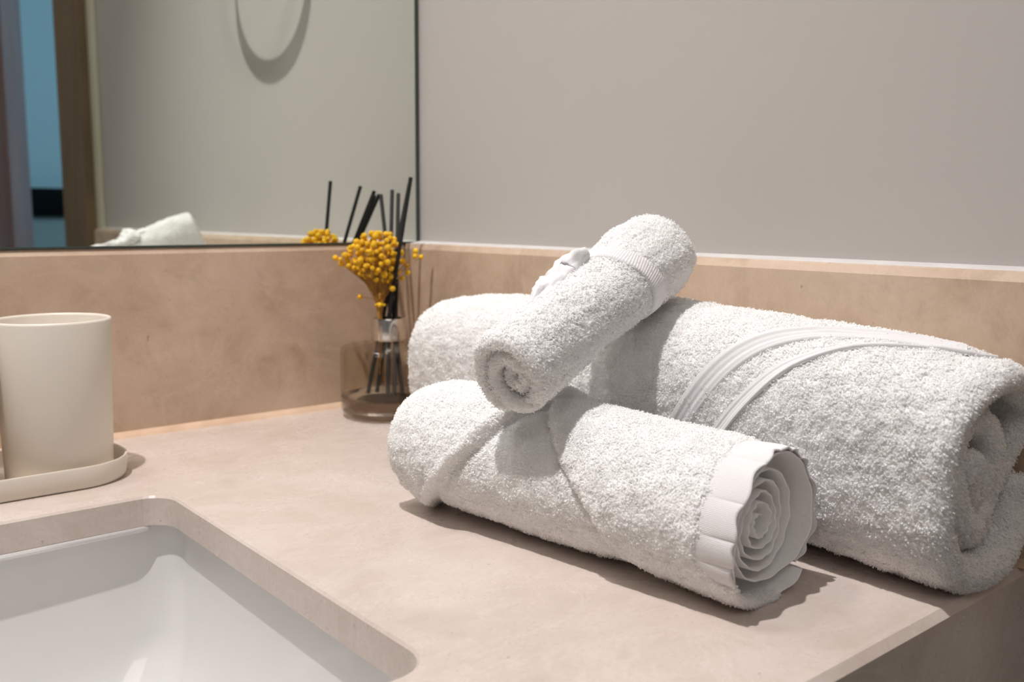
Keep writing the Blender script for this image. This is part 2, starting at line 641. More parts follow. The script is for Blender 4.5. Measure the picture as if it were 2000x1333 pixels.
# ------------------------------------------------------------------ tumblers on their tray
TX, TY = -0.402, -0.1125
tray = empty('bathroom_tray', (TX, TY, 0), 'cream oval tray holding the tumblers beside the basin', 'tray')
bm = bmesh.new()
a_, b_ = 0.085, 0.040


def stad(i, z, r0=0.036):
    return rrect(-a_ + i, a_ - i, -b_ + i, b_ - i, max(r0 - i, 0.002), z, 12)


lps = [stad(0.003, 0.0), stad(0.0008, 0.0008), stad(0, 0.003), stad(-0.0012, 0.0140), stad(-0.0008, 0.0150), stad(0.0002, 0.0150), stad(0.0008, 0.0142), stad(0.0022, 0.0045), stad(0.0045, 0.0030)]
loops_to_bm(bm, lps, True, True)
from_bm('tray_body', bm, M_plastic, tray, smooth=True, sharp=60)


def tumbler(loc, label):
    e = empty('tumbler', loc, label, 'tumbler')
    o = lathe('cup', [(0.026, 0.0), (0.0318, 0.0005), (0.0330, 0.002), (0.0362, 0.1035), (0.0359, 0.1048), (0.0352, 0.1052), (0.0345, 0.1046), (0.0341, 0.1035), (0.0312, 0.010), (0.029, 0.0065), (0.010, 0.006)], M_plastic, e, n=96, sharp=70)
    return e


CUPX = -0.3575
t1 = tumbler((CUPX, TY - 0.002, 0.0030), 'cream plastic tumbler on the right half of the oval tray')
t2 = tumbler((CUPX - 0.0728, TY - 0.002, 0.0030), 'cream plastic tumbler at the left picture edge, mostly cut off')

# ------------------------------------------------------------------ diffuser bottle
BX, BY = -0.0740, -0.0760
bot = empty('diffuser_bottle', (BX, BY, 0), 'round smoky glass diffuser bottle with silver collar in the corner', 'bottle')
RB = 0.0425
bm_prof = [(RB, 0.0185), (RB, 0.0580), (RB - 0.0012, 0.0610), (RB - 0.0045, 0.0622), (0.022, 0.0640), (0.0160, 0.0655), (0.0138, 0.0670), (0.0138, 0.0830),
           (0.0122, 0.0830), (0.0122, 0.0670), (0.0150, 0.0630), (0.030, 0.0605), (RB - 0.0040, 0.0585), (RB - 0.0026, 0.0560), (RB - 0.0026, 0.0200), (RB - 0.0030, 0.0185)]
bw = lathe('glass_wall', bm_prof, M_glass, bot, n=96, sharp=50, close0=False, close1=False)
lathe('glass_base', [(0.030, 0.0), (0.0375, 0.0006), (0.0405, 0.0030), (RB, 0.0075), (RB, 0.0183), (RB - 0.0028, 0.0183), (RB - 0.0040, 0.0175), (0.030, 0.0168), (0.010, 0.0165)], M_glassbase, bot, n=96, sharp=50)
lathe('collar', [(0.0142, 0.0668), (0.0152, 0.0673), (0.0155, 0.0688), (0.0155, 0.0855), (0.0149, 0.0868), (0.0138, 0.0870), (0.0128, 0.0866), (0.0126, 0.0855), (0.0126, 0.0840), (0.0142, 0.0835)], M_chrome, bot, n=64, close0=False, close1=False, sharp=50)
o = bot.children[-1]
o['label'] = 'silver metal collar'

# reeds : (top point, bottom offset in the bottle)
VR = Vector((0.769, -0.640, 0)).normalized()      # across the bottle as seen from the vanity front
VF = Vector((0.640, 0.769, 0)).normalized()
reeds = [((-0.058, -0.089, 0.209), (-0.010, -0.008)), ((-0.041, -0.061, 0.204), (-0.017, -0.014)), ((-0.042, -0.034, 0.199), (0.002, -0.026)),
         ((-0.036, -0.035, 0.196), (0.008, -0.030)), ((-0.048, -0.024, 0.195), (0.014, -0.020))]
reed_labels = ['tallest black reed stick in the diffuser, leaning right in front of the mirror edge',
               'black reed stick close beside the tallest one in the diffuser',
               'middle one of the three short black reed sticks above the yellow flowers',
               'rightmost of the three short black reed sticks above the yellow flowers',
               'leftmost of the three short black reed sticks above the yellow flowers']
for (tp, bt_), lb in zip(reeds, reed_labels):
    top = Vector(tp)
    botp = Vector((BX, BY, 0.0215)) + VR * bt_[0] + VF * bt_[1]
    bm = bmesh.new()
    tube_bm(bm, [botp - top, Vector((0, 0, 0))], 0.0018, 12)
    o = from_bm('reed_stick', bm, M_reed, None, top, True, 40)
    tag(o, lb, 'reed stick', 'black reeds in the diffuser')

# dried flowers
M_yel = mat('yellow_blossom', (0.90, 0.50, 0.015), 0.8)
t = NT(M_yel)
t.set('Base Color', t.ramp(t.noise(90, 3), [(0.3, (0.85, 0.42, 0.01)), (0.6, (0.95, 0.58, 0.02)), (0.8, (0.98, 0.68, 0.05))]))
t.bump(t.noise(1800, 2), 0.6, 0.0006)
M_stem = mat('dried_stem', (0.42, 0.20, 0.045), 0.8)
t = NT(M_stem)
t.set('Base Color', t.ramp(t.noise(200, 3), [(0.3, (0.30, 0.13, 0.03)), (0.7, (0.55, 0.30, 0.06))]))
fb = empty('dried_flower_bunch', (BX - 0.006, BY - 0.003, 0.03), 'bunch of dried small yellow ball flowers standing in the diffuser neck', 'dried flowers')
O = Vector(fb.location)
CB = Vector((BX, BY, 0))
base = CB + VR * -0.006 + VF * -0.0065
tie = CB + VR * -0.0065 + VF * -0.0055 + Vector((0, 0, 0.099))
# blossoms fill a ragged dome: centre and radii taken from where the bunch stands
bc = CB + VR * -0.010 + VF * 0.001
stems = bmesh.new()
heads = []
reed_segs = [(Vector(tp), CB + Vector((0, 0, 0.0215)) + VR * b2[0] + VF * b2[1]) for tp, b2 in reeds]
tries = 0
while len(heads) < 215 and tries < 9000:
    tries += 1
    a = random.uniform(-1, 1)
    b = random.uniform(-1, 1)
    h_ = random.uniform(-1, 1)
    if a * a + b * b + h_ * h_ > 1:
        continue
    # narrow near the tie, wide and leaning left above
    zc = 0.1345 + 0.0290 * h_
    u_ = np.interp(zc, [0.103, 0.112, 0.122, 0.134, 0.150, 0.164], [0.008, 0.013, 0.017, 0.027, 0.028, 0.022])
    c_ = np.interp(zc, [0.103, 0.122, 0.134, 0.150, 0.164], [0.001, 0.003, -0.004, -0.001, 0.002])
    p_ = bc + VR * (a * u_ + c_) + VF * (b * u_ * 0.75) + Vector((0, 0, zc))
    # keep clear of the reeds
    if any(((p_ - q0) - (q1 - q0) * ((p_ - q0).dot(q1 - q0) / (q1 - q0).length_squared)).length < 0.0050 for q0, q1 in reed_segs):
        continue
    r_ = random.uniform(0.0019, 0.0031)
    if any((p_ - q).length < (r_ + s) * 0.88 for q, s in heads):
        continue
    heads.append((p_, r_))
# stray sprigs
for da, dz, db in ((-0.036, 0.139, 0), (-0.029, 0.1415, 0.002), (-0.031, 0.138, -0.004), (-0.026, 0.137, 0.003), (-0.024, 0.1345, 0.0), (0.033, 0.145, 0.012), (0.0325, 0.1405, 0.012), (0.0375, 0.1395, 0.014), (0.0345, 0.142, 0.012),
                   (-0.015, 0.105, 0.0), (0.022, 0.116, -0.008), (0.015, 0.113, -0.010), (0.026, 0.126, 0.010), (0.0255, 0.1315, 0.012), (0.021, 0.121, 0.010)):
    heads.append((Vector((bc.x, bc.y, 0)) + VR * da + VF * db + Vector((0, 0, dz)), random.uniform(0.0020, 0.0027)))
kept = []
for p_, r_ in heads:
    s0 = tie + Vector((random.uniform(-0.0022, 0.0022), random.uniform(-0.0022, 0.0022), random.uniform(-0.002, 0.006)))
    mid = s0.lerp(p_, 0.5) + Vector((random.uniform(-0.003, 0.003), random.uniform(-0.003, 0.003), random.uniform(0.0, 0.006)))
    mid.x = tie.x + (mid.x - tie.x) * 0.8
    mid.y = tie.y + (mid.y - tie.y) * 0.8
    smp = [s0.lerp(mid, q / 6) for q in range(7)] + [mid.lerp(p_, q / 6) for q in range(7)]
    if any((x - q0 - (q1 - q0) * ((x - q0).dot(q1 - q0) / (q1 - q0).length_squared)).length < 0.0034 for x in smp for q0, q1 in reed_segs):
        continue
    kept.append((p_, r_))
    tube_bm(stems, [s0 - O, mid - O, p_ - O], 0.00042, 4, 0.00028)
heads = kept
for k in range(26):
    s0 = tie + Vector((random.uniform(-0.003, 0.003), random.uniform(-0.003, 0.003), 0.010))
    s1 = tie + Vector((random.uniform(-0.0026, 0.0026), random.uniform(-0.0026, 0.0026), 0))
    s2 = base + Vector((random.uniform(-0.0025, 0.0025), random.uniform(-0.0025, 0.0025), random.uniform(0.026, 0.05)))
    tube_bm(stems, [s0 - O, s1 - O, s2 - O], 0.0006, 5)
from_bm('stems', stems, M_stem, fb)
bm = bmesh.new()
ring = []
for k in range(24):
    a = 2 * PI * k / 24
    ring.append(Vector((0.0040 * math.cos(a), 0.0040 * math.sin(a), 0.0008 * math.sin(2 * a))))
rows = []
for k in range(25):
    c = ring[k % 24]
    nrm = Vector((c.x, c.y, 0)).normalized()
    rows.append([c + nrm * 0.001 * math.cos(2 * PI * j / 8) + Vector((0, 0, 0.001 * math.sin(2 * PI * j / 8))) for j in range(8)])
loops_to_bm(bm, rows)
bmesh.ops.create_icosphere(bm, subdivisions=2, radius=0.0022, matrix=Matrix.Translation(Vector((-0.0028, -0.0036, 0))))
o = from_bm('binding_thread', bm, M_yel, fb)
o.location = tie - O


def blossom_mesh(seed, r=1.0):
    rs = random.Random(seed)
    bm = bmesh.new()
    bmesh.ops.create_icosphere(bm, subdivisions=3, radius=1.0)
    for v in bm.verts:
        d = v.co.normalized()
        s = 1 + 0.10 * math.sin(9 * d.x + seed) * math.sin(8 * d.y + 2) * math.sin(9 * d.z) + rs.uniform(-0.05, 0.05)
        v.co = d * s
    me = bpy.data.meshes.new('flower_head')
    bm.to_mesh(me)
    bm.free()
    me.materials.append(M_yel)
    me.polygons.foreach_set('use_smooth', [True] * len(me.polygons))
    return me


variants = [blossom_mesh(s) for s in range(5)]
heads.sort(key=lambda h: (h[0] - CAMP).length)
for i, (p_, r_) in enumerate(heads[:100]):
    o = bpy.data.objects.new('flower_head', variants[i % 5])
    COL.objects.link(o)
    o.parent = fb
    o.location = p_ - O
    o.scale = (r_, r_, r_ * 0.92)
    o.rotation_euler = (random.uniform(0, 6), random.uniform(0, 6), random.uniform(0, 6))
bm = bmesh.new()
for p_, r_ in heads[100:]:
    bmesh.ops.create_icosphere(bm, subdivisions=2, radius=r_, matrix=Matrix.Translation(p_ - O))
o = from_bm('flower_heads', bm, M_yel, fb)
o['kind'] = 'stuff'

# ------------------------------------------------------------------ towel ring on the right wall (above the picture, its shadow falls on the wall)
tr = empty('towel_ring', (0, -0.342, 0.558), 'round metal towel ring on the right wall, its shadow seen on the wall', 'towel ring')
bm = bmesh.new()
rows = []
NR = 72
for k in range(NR + 1):
    a = 2 * PI * k / NR
    rr = [(0.0835, -0.0055), (0.0835, 0.0055), (0.0895, 0.0055), (0.0895, -0.0055)]
    rows.append([(-0.070 + q, r_ * math.cos(a), r_ * math.sin(a)) for r_, q in rr])
loops_to_bm(bm, rows)
bmesh.ops.remove_doubles(bm, verts=bm.verts, dist=1e-5)
from_bm('ring', bm, M_chrome, tr, smooth=True, sharp=40)
bm = bmesh.new()
tube_bm(bm, [(0, 0, 0.092), (-0.078, 0, 0.092)], 0.007, 20)
from_bm('bracket', bm, M_chrome, tr, smooth=True, sharp=40)
bm = bmesh.new()
tube_bm(bm, [(0, 0, 0.092), (-0.008, 0, 0.092)], 0.024, 32)
from_bm('wall_plate', bm, M_chrome, tr, smooth=True, sharp=40)

# ------------------------------------------------------------------ towels
def sinfield(seed, kmin, kmax, n=14):
    r_ = np.random.default_rng(seed)
    d = r_.normal(size=(n, 3))
    d /= np.linalg.norm(d, axis=1, keepdims=True)
    k = r_.uniform(kmin, kmax, n)
    ph = r_.uniform(0, 2 * PI, n)
    K = d * k[:, None]

    def f(P):
        return np.sin(P @ K.T + ph).sum(-1) / math.sqrt(n)
    return f


N_big = sinfield(1, 40, 130)
N_mid = sinfield(2, 250, 700)
N_fine = sinfield(3, 1200, 2600, 18)


def sstep(a, b, x):
    t_ = np.clip((x - a) / (b - a), 0, 1)
    return t_ * t_ * (3 - 2 * t_)


class Roll:
    """a cloth rolled up into a spiral; v runs along the roll, phi around it"""

    def __init__(s, A, B, R0, rx, ry, tau, pitch, turns, phi0, up=(0, 0, 1), disp=None, endoff=None, tau_end=None,
                 sag=None, thin=None, nu=520, nv=230, L0off=None, sense=1, shape=None, hold=0.35, rprof=None):
        s.A = np.array(A, float)
        s.B = np.array(B, float)
        s.L = np.linalg.norm(s.B - s.A)
        s.a = (s.B - s.A) / s.L
        upv = np.array(up, float)
        s.e1 = np.cross(s.a, upv)
        s.e1 /= np.linalg.norm(s.e1)
        s.e2 = np.cross(s.e1, s.a)
        s.R0, s.rx, s.ry, s.tau, s.pitch, s.turns, s.phi0 = R0, rx, ry, tau, pitch, turns, phi0
        s.disp, s.endoff, s.thin, s.sag, s.L0off, s.sense, s.shape, s.hold = disp, endoff, thin, sag, L0off, sense, shape, hold
        s.rprof = rprof
        s.nu, s.nv = nu, nv

    def center_radius(s, phi):
        if s.rprof is not None:
            return np.interp(phi / (2 * PI), [q[0] for q in s.rprof], [q[1] for q in s.rprof])
        rho = s.R0 - s.tau / 2 - s.pitch * np.clip(phi - s.hold * 2 * PI, 0, None) / (2 * PI) * 1.0
        return np.maximum(rho, s.tau * 0.28)

    def pos(s, phi, v, off, outer=True):
        """phi, v, off arrays -> points; off = radial offset from the centre surface"""
        ang = s.phi0 + s.sense * phi
        rho = s.center_radius(phi) + off
        if outer and s.disp is not None:
            wgt = 1 - sstep(2 * PI * 0.93, 2 * PI * 1.05, phi)
            rho = rho + s.disp(ang % (2 * PI), v) * wgt
        vv = np.clip(v / s.L, 0, 1)
        rx = np.interp(vv, [q[0] for q in s.rx], [q[1] for q in s.rx]) / s.R0
        ry = np.interp(vv, [q[0] for q in s.ry], [q[1] for q in s.ry]) / s.R0
        cx = rho * np.cos(ang) * rx
        cy = rho * np.sin(ang) * ry
        if s.shape is not None:
            cx, cy = s.shape(cx, cy, vv, rho)
        P = s.A + v[..., None] * s.a + cx[..., None] * s.e1 + cy[..., None] * s.e2
        if s.sag is not None:
            P = P + s.sag(vv)
        return P

    def build(s):
        phi = np.linspace(0, 2 * PI * s.turns, s.nu)
        k = 14
        q = np.sin(np.linspace(0, PI / 2, k))           # 0..1, dense near the end
        te = 1 - q[::-1]
        # v positions: both ends get the rounding section
        mid = np.linspace(0, 1, s.nv)[1:-1]
        PH, _ = np.meshgrid(phi, np.zeros(s.nv + 2 * k - 2), indexing='ij')
        tau_end = np.full_like(phi, s.tau / 2)
        Lend = s.L + (s.endoff(phi) if s.endoff else 0 * phi)
        L0 = 0 + (s.L0off(phi) if s.L0off else 0 * phi)
        rnd = s.tau / 2 if s.thin is None else 0.0007
        V = []
        Hh = []
        lo = 1 - np.cos(np.linspace(0, PI / 2, k))
        hs = np.sin(np.linspace(0, PI / 2, k))
        r0 = s.tau / 2
        for i in range(len(phi)):
            a = L0[i] + r0 * lo
            b = L0[i] + r0 + (Lend[i] - rnd - L0[i] - r0) * mid
            c = Lend[i] - rnd * lo[::-1]
            V.append(np.concatenate([a, b, c]))
            Hh.append(np.concatenate([hs, np.ones(len(mid)), hs[::-1]]))
        V = np.array(V)
        Hh = np.array(Hh)
        half = s.tau / 2 * Hh
        if s.thin is not None:
            half = half * s.thin(PH, V, Lend[:, None])
        # taper at the free outer edge and inner end
        edge = np.clip(PH / 0.12, 0, 1)
        half = half * np.sqrt(1 - (1 - edge) ** 2)
        edge = np.clip((phi[-1] - PH) / 0.5, 0, 1)
        half = half * np.sqrt(1 - (1 - edge) ** 2)
        PO = s.pos(PH, V, half)
        PI_ = s.pos(PH, V, -half)
        nb = N_big(PO)[..., None]
        nm = N_mid(PO)[..., None]
        nf = N_fine(PO)[..., None]
        # approximate outward direction
        rad = PO - PI_
        rad /= np.maximum(np.linalg.norm(rad, axis=-1, keepdims=True), 1e-9)
        g = np.clip(half / (s.tau / 2), 0, 1)[..., None]
        PO = PO + rad * g * (0.00050 * nb + 0.00016 * nm + 0.00010 * nf)
        s.PH, s.V, s.PO, s.PI = PH, V, PO, PI_
        nu, nv = PH.shape
        idx = np.arange(nu * nv).reshape(nu, nv)
        F1 = np.stack([idx[:-1, :-1], idx[1:, :-1], idx[1:, 1:], idx[:-1, 1:]], -1).reshape(-1, 4)
        F2 = F1[:, ::-1] + nu * nv
        # stitch the v ends
        n0 = nu * nv
        e = []
        for c_ in (0, nv - 1):
            a, b = idx[:-1, c_], idx[1:, c_]
            e.append(np.stack([a, b, b + n0, a + n0], -1))
        for c_ in (0, nu - 1):
            a, b = idx[c_, :-1], idx[c_, 1:]
            e.append(np.stack([a, b, b + n0, a + n0], -1))
        Vt = np.concatenate([PO.reshape(-1, 3), PI_.reshape(-1, 3)])
        Ft = np.concatenate([F1, F2] + e)
        s.lend = Lend
        return Vt, Ft

    def tufts(s, n_density, keep, length=0.0023, width=0.0006, seed=0, both_ends=True, inner_keep=None):
        """little terry loops scattered over the kept parts of both faces"""
        r_ = np.random.default_rng(seed)
        out = []
        for G, kp, sgn in ((s.PO, keep, 1), (s.PI, inner_keep, -1)):
            if kp is None:
                continue
            a = G[1:, :-1] - G[:-1, :-1]
            b = G[:-1, 1:] - G[:-1, :-1]
            nrm = np.cross(a, b)
            ar = np.linalg.norm(nrm, axis=-1)
            ref = (s.PO - s.PI)[:-1, :-1] * sgn
            nn = nrm / np.maximum(ar[..., None], 1e-12)
            # consistent orientation
            flip = np.sign((nn * ref).sum(-1, keepdims=True))
            flip[flip == 0] = 1
            nn = nn * flip
            wgt = ar * kp(s.PH[:-1, :-1], s.V[:-1, :-1], s.lend[:-1, None])
            tot = wgt.sum()
            n = int(tot * 1e6 * n_density)
            ci = r_.choice(wgt.size, n, p=(wgt / tot).ravel())
            i, j = np.unravel_index(ci, wgt.shape)
            fu, fv = r_.random(n)[:, None], r_.random(n)[:, None]
            P = (G[i, j] * (1 - fu) + G[i + 1, j] * fu) * (1 - fv) + (G[i, j + 1] * (1 - fu) + G[i + 1, j + 1] * fu) * fv
            out.append((P, nn[i, j]))
        P = np.concatenate([o_[0] for o_ in out])
        Nn = np.concatenate([o_[1] for o_ in out])
        n = len(P)
        # lean: smooth comb field + random
        cf = np.stack([sinfield(20 + q_, 60, 260)(P) for q_ in range(3)], -1)
        cl = np.stack([sinfield(30 + q_, 700, 1500)(P) for q_ in range(3)], -1)
        lean = cf * 0.35 + cl * 0.6 + r_.normal(size=(n, 3)) * 0.55 + np.array([0, 0, -0.35])
        lean -= (lean * Nn).sum(-1, keepdims=True) * Nn
        lean /= np.maximum(np.linalg.norm(lean, axis=-1, keepdims=True), 1e-9)
        side = np.cross(Nn, lean)
        ln = length * r_.uniform(0.7, 1.25, n)[:, None] * (1 + 0.12 * N_mid(P)[:, None])
        wd = width * r_.uniform(0.7, 1.3, n)[:, None] * 0.5
        st = [(0.0, 0.0, 1.1), (0.55, 0.12, 1.25), (0.78, 0.45, 1.2), (0.60, 0.80, 0.9)]
        erect = np.where(r_.random(n) < 0.22, 1.5, 1.0)[:, None]
        rows = []
        base = P - Nn * 0.0004
        for up_, fw_, ws in st:
            c = base + Nn * ln * up_ * erect + lean * ln * fw_ / erect
            rows.append(c - side * wd * ws)
            rows.append(c + side * wd * ws)
        Vt = np.stack(rows, 1).reshape(-1, 3)
        b0 = np.arange(n)[:, None] * 8
        fs = [b0 + np.array([[0, 2, 3, 1]]) + 2 * q_ for q_ in range(3)]
        Ft = np.concatenate(fs)
        return Vt, Ft


def add_towel(name, label, roll, extra_label=None):
    V, F = roll.build()
    c = V.mean(0)
    c[2] = V[:, 2].min()
    me = np_mesh(name, V - c, F)
    o = link(name, me, M_terry)
    o.location = c
    tag(o, label, 'towel', 'rolled white towels')
    return o, c


def add_pile(parent, c, V, F):
    me = np_mesh('terry_pile', V - c, F)
    o = link('terry_pile', me, M_pile, parent, smooth=True)
    o['kind'] = 'stuff'
    return o


def strip_on(roll, path, width, lift, nlen=260, nac=14, rib=0.0, ribn=60, thick=0.0012, waves=None, wprof=None, ridges=None):
    """woven band laid over the outer wrap along a path of (angle, v) points; width in metres across"""
    path = np.array(path, float)
    seg = np.zeros(len(path))
    for k in range(1, len(path)):
        seg[k] = seg[k - 1] + np.hypot((path[k, 0] - path[k - 1, 0]) * roll.R0, path[k, 1] - path[k - 1, 1])
    tq = np.linspace(0, seg[-1], nlen)
    # smooth interpolation (catmull through the points)
    def cr(vals, x):
        xs = seg
        m_ = np.gradient(vals, xs)
        i = np.clip(np.searchsorted(xs, x) - 1, 0, len(xs) - 2)
        h_ = xs[i + 1] - xs[i]
        u = (x - xs[i]) / h_
        return ((2 * u**3 - 3 * u**2 + 1) * vals[i] + (u**3 - 2 * u**2 + u) * h_ * m_[i] + (-2 * u**3 + 3 * u**2) * vals[i + 1] + (u**3 - u**2) * h_ * m_[i + 1])
    an = cr(path[:, 0], tq)
    vv = cr(path[:, 1], tq)
    da = np.gradient(an * roll.R0, tq)
    dv = np.gradient(vv, tq)
    l_ = np.hypot(da, dv)
    pa, pv = -dv / l_, da / l_
    w_ = np.linspace(-0.5, 0.5, nac)
    wid = width if wprof is None else width * np.interp(np.linspace(0, 1, nlen), [q[0] for q in wprof], [q[1] for q in wprof])
    wid = np.broadcast_to(wid, (nlen,))
    A2 = an[:, None] + (pa * wid)[:, None] * w_ / roll.R0
    V2 = vv[:, None] + (pv * wid)[:, None] * w_
    edge = np.sqrt(np.clip(1 - (2 * w_) ** 8, 0, 1))
    ribs = rib * np.cos(2 * PI * ribn * np.linspace(0, 1, nlen))[:, None] * edge[None, :]
    if ridges is not None:
        ribs = ribs + ridges[1] * np.cos(2 * PI * ridges[0] * w_)[None, :]
    if waves is not None:
        ribs = ribs + waves(np.linspace(0, 1, nlen)[:, None], w_[None, :])
    phi = ((A2 - roll.phi0) * roll.sense) % (2 * PI)
    phi = np.where(phi > 2 * PI * 0.995, 0.0, phi)
    top = roll.pos(phi, V2, roll.tau / 2 + lift + (thick * edge)[None, :] + ribs)
    botm = roll.pos(phi, V2, roll.tau / 2 + lift - 0.0015 + 0 * ribs)
    n0 = nlen * nac
    idx = np.arange(n0).reshape(nlen, nac)
    F = [np.stack([idx[:-1, :-1], idx[1:, :-1], idx[1:, 1:], idx[:-1, 1:]], -1).reshape(-1, 4)]
    F.append(F[0][:, ::-1] + n0)
    for c_ in (0, nac - 1):
        a, b = idx[:-1, c_], idx[1:, c_]
        F.append(np.stack([a, b, b + n0, a + n0], -1))
    for c_ in (0, nlen - 1):
        a, b = idx[c_, :-1], idx[c_, 1:]
        F.append(np.stack([a, b, b + n0, a + n0], -1))
    return np.concatenate([top.reshape(-1, 3), botm.reshape(-1, 3)]), np.concatenate(F)


def sep(ang, a0):
    """signed angular difference wrapped to -pi..pi"""
    return (ang - a0 + PI) % (2 * PI) - PI


# frame of each roll: e1 = a x up. rolls running towards -y: a=(~0,-1,0) -> e1 = (-1,0,0): the side facing the camera
# angle 0 = towards -x (camera side), pi/2 = up, pi = towards the wall, 3pi/2 = down

# --- front towel -------------------------------------------------
def disp_front(ang, v):
    a = sep(ang, 0.0)                     # 0 = camera side, +pi/2 = top
    # left flap: lies on top of the roll for v < line1(angle)
    v = v + 0.007
    l1 = np.interp(a, [-2.0, -0.87, -0.05, 0.38, 0.91, 1.6, 2.4], [0.012, 0.0387, 0.0666, 0.0835, 0.098, 0.112, 0.12])
    d = 0.0050 * (1 - sstep(-0.004, 0.002, v - l1))
    d = d + 0.0014 * np.exp(-((v - l1 + 0.006) / 0.0035) ** 2)
    # right flap: edge runs from the top towards the lower right
    l2 = np.interp(a, [-1.8, -0.77, 0.01, 0.47, 1.03, 1.7, 2.6], [0.215, 0.184, 0.1636, 0.1433, 0.1233, 0.105, 0.09])
    d = d + 0.0045 * sstep(-0.002, 0.004, v - l2)
    d = d + 0.0035 * sstep(0.19, 0.24, v) * np.exp(-((a + 0.95) / 0.55) ** 2)
    d = d - 0.0012 * np.exp(-((v - l2 + 0.003) / 0.003) ** 2) - 0.0012 * np.exp(-((v - l1 - 0.003) / 0.003) ** 2)
    return d


def hem_win(a):
    # 1 where the flat hem shows at the open end, 0 where the terry folds under (lower front)
    return 1 - sstep(-2.1, -1.8, a) * (1 - sstep(-0.62, -0.30, a))


def thin_front(phi, v, le):
    a = sep(3.95 + phi, 0.0)
    hw = 0.0185 * np.where(phi < 2 * PI, hem_win(a), 1.0)
    return 0.22 + 0.78 * sstep(hw - 0.003, hw + 0.003, le - v)


def end_front(phi):
    t_ = phi / (2 * PI)
    return -0.0060 * sstep(0.85, 1.15, t_) - 0.0012 * np.clip(t_ - 1, 0, 2) + 0.0004 * np.sin(phi * 11.3) + 0.0006 * np.sin(phi * 2.3 + 1) - 0.002 * (1 - hem_win(sep(3.95 + phi, 0.0))) * (t_ < 1)


def shape_front(cx, cy, vv, rho):
    # irregular layers at the open end, flattened underneath by its own weight
    e = sstep(0.55, 1.0, vv)
    ang = np.arctan2(cy, cx)
    k = 1 + e * (0.030 * np.sin(2 * ang + 0.6) + 0.018 * np.sin(3 * ang + 2.0) + 0.0025 * np.sin(17 * ang) * sstep(0.93, 0.99, vv))
    cy2 = cy * k
    cy2 = np.where(cy2 < 0, cy2 * 0.94, cy2)
    return cx * k, cy2


roll_f = Roll((-0.1880, -0.303, 0.0385), (-0.1600, -0.539, 0.0360), 0.0395,
              [(0, 0.030), (0.04, 0.0345), (0.09, 0.0362), (0.25, 0.0370), (0.6, 0.0365), (1, 0.0345)],
              [(0, 0.029), (0.04, 0.0335), (0.09, 0.0358), (0.3, 0.0380), (0.6, 0.0375), (1, 0.0350)],
              0.0042, 0.0061, 5.6, 3.95, disp=disp_front, endoff=end_front, thin=thin_front, nu=1500, nv=200, shape=shape_front,
              L0off=lambda p: 0.006 * np.clip(p / (2 * PI) - 0.9, 0, 2))
tf, cf_ = add_towel('rolled_towel', 'small rolled white terry towel lying at the front, ruffled flat hem at its open end', roll_f)
kf = lambda ph, v, le: np.where(ph < 2 * PI * 1.03, 1.0, np.where(v < 0.014, 0.6, 0.0)) * (le - v > 0.0170 * hem_win(sep(3.95 + ph, 0.0)))
kfi = lambda ph, v, le: np.where((ph < 2 * PI) & (np.abs(sep(3.95 + ph, 0.0) + 1.15) < 0.65) & (le - v < 0.010), 1.0, 0.0)
V, F = roll_f.tufts(2.8, kf, length=0.0014, width=0.00050, seed=5, inner_keep=kfi)
add_pile(tf, cf_, V, F)

# woven hem at the open end of the front towel: ribbed, gathered
nh = 900
# phi range where the hem shows: a from -0.5 up over the top and down the far side
ang_ = np.linspace(2 * PI - 0.48 - 3.95, 2 * PI * 1.0 - 0.02 , nh)
rows = []
vs_ = np.linspace(-0.0205, 0.0006, 16)
PHh, VVh = np.meshgrid(ang_, vs_, indexing='ij')
ruff = 0.0017 * (np.abs(np.sin(ang_ * 7.5 + 0.9 * np.sin(ang_ * 3))) ** 0.5)[:, None] * sstep(-0.022, -0.002, VVh) + 0.00010 * np.sin(ang_ * 330)[:, None] - 0.0004
LE = (roll_f.L + end_front(ang_) + 0.0009 * np.sin(ang_ * 15 + 1.8 * np.sin(ang_ * 3)))[:, None]
top = roll_f.pos(PHh, LE + VVh, roll_f.tau / 2 * 0.2 + 0.0016 + ruff)
bt = roll_f.pos(PHh, LE + VVh, roll_f.tau / 2 * 0.2 + 0.0004 + ruff)
n0 = nh * 16
idx = np.arange(n0).reshape(nh, 16)
F = [np.stack([idx[:-1, :-1], idx[1:, :-1], idx[1:, 1:], idx[:-1, 1:]], -1).reshape(-1, 4)]
F.append(F[0][:, ::-1] + n0)
for c_ in (0, 15):
    a, b = idx[:-1, c_], idx[1:, c_]
    F.append(np.stack([a, b, b + n0, a + n0], -1))
me = np_mesh('hem_band', np.concatenate([top.reshape(-1, 3), bt.reshape(-1, 3)]) - cf_, np.concatenate(F))
o = link('hem_band', me, M_hem, tf)
o['label'] = 'flat ribbed woven hem'

# --- large towel at the back ------------------------------------
def band_line(a):
    # v position of the hem band on the big roll as a function of the angle (0 = camera side, pi/2 = top)
    return np.interp(a, [-1.2, 0.17, 0.49, 0.83, 1.17, 1.5, 1.8, 2.6], [0.22, 0.282, 0.2986, 0.3171, 0.338, 0.372, 0.408, 0.43])


def band_line2(a):
    return np.interp(a, [-1.2, 0.16, 0.66, 1.07, 1.32, 1.6, 1.8, 2.6], [0.24, 0.3098, 0.3394, 0.3692, 0.392, 0.412, 0.418, 0.43])


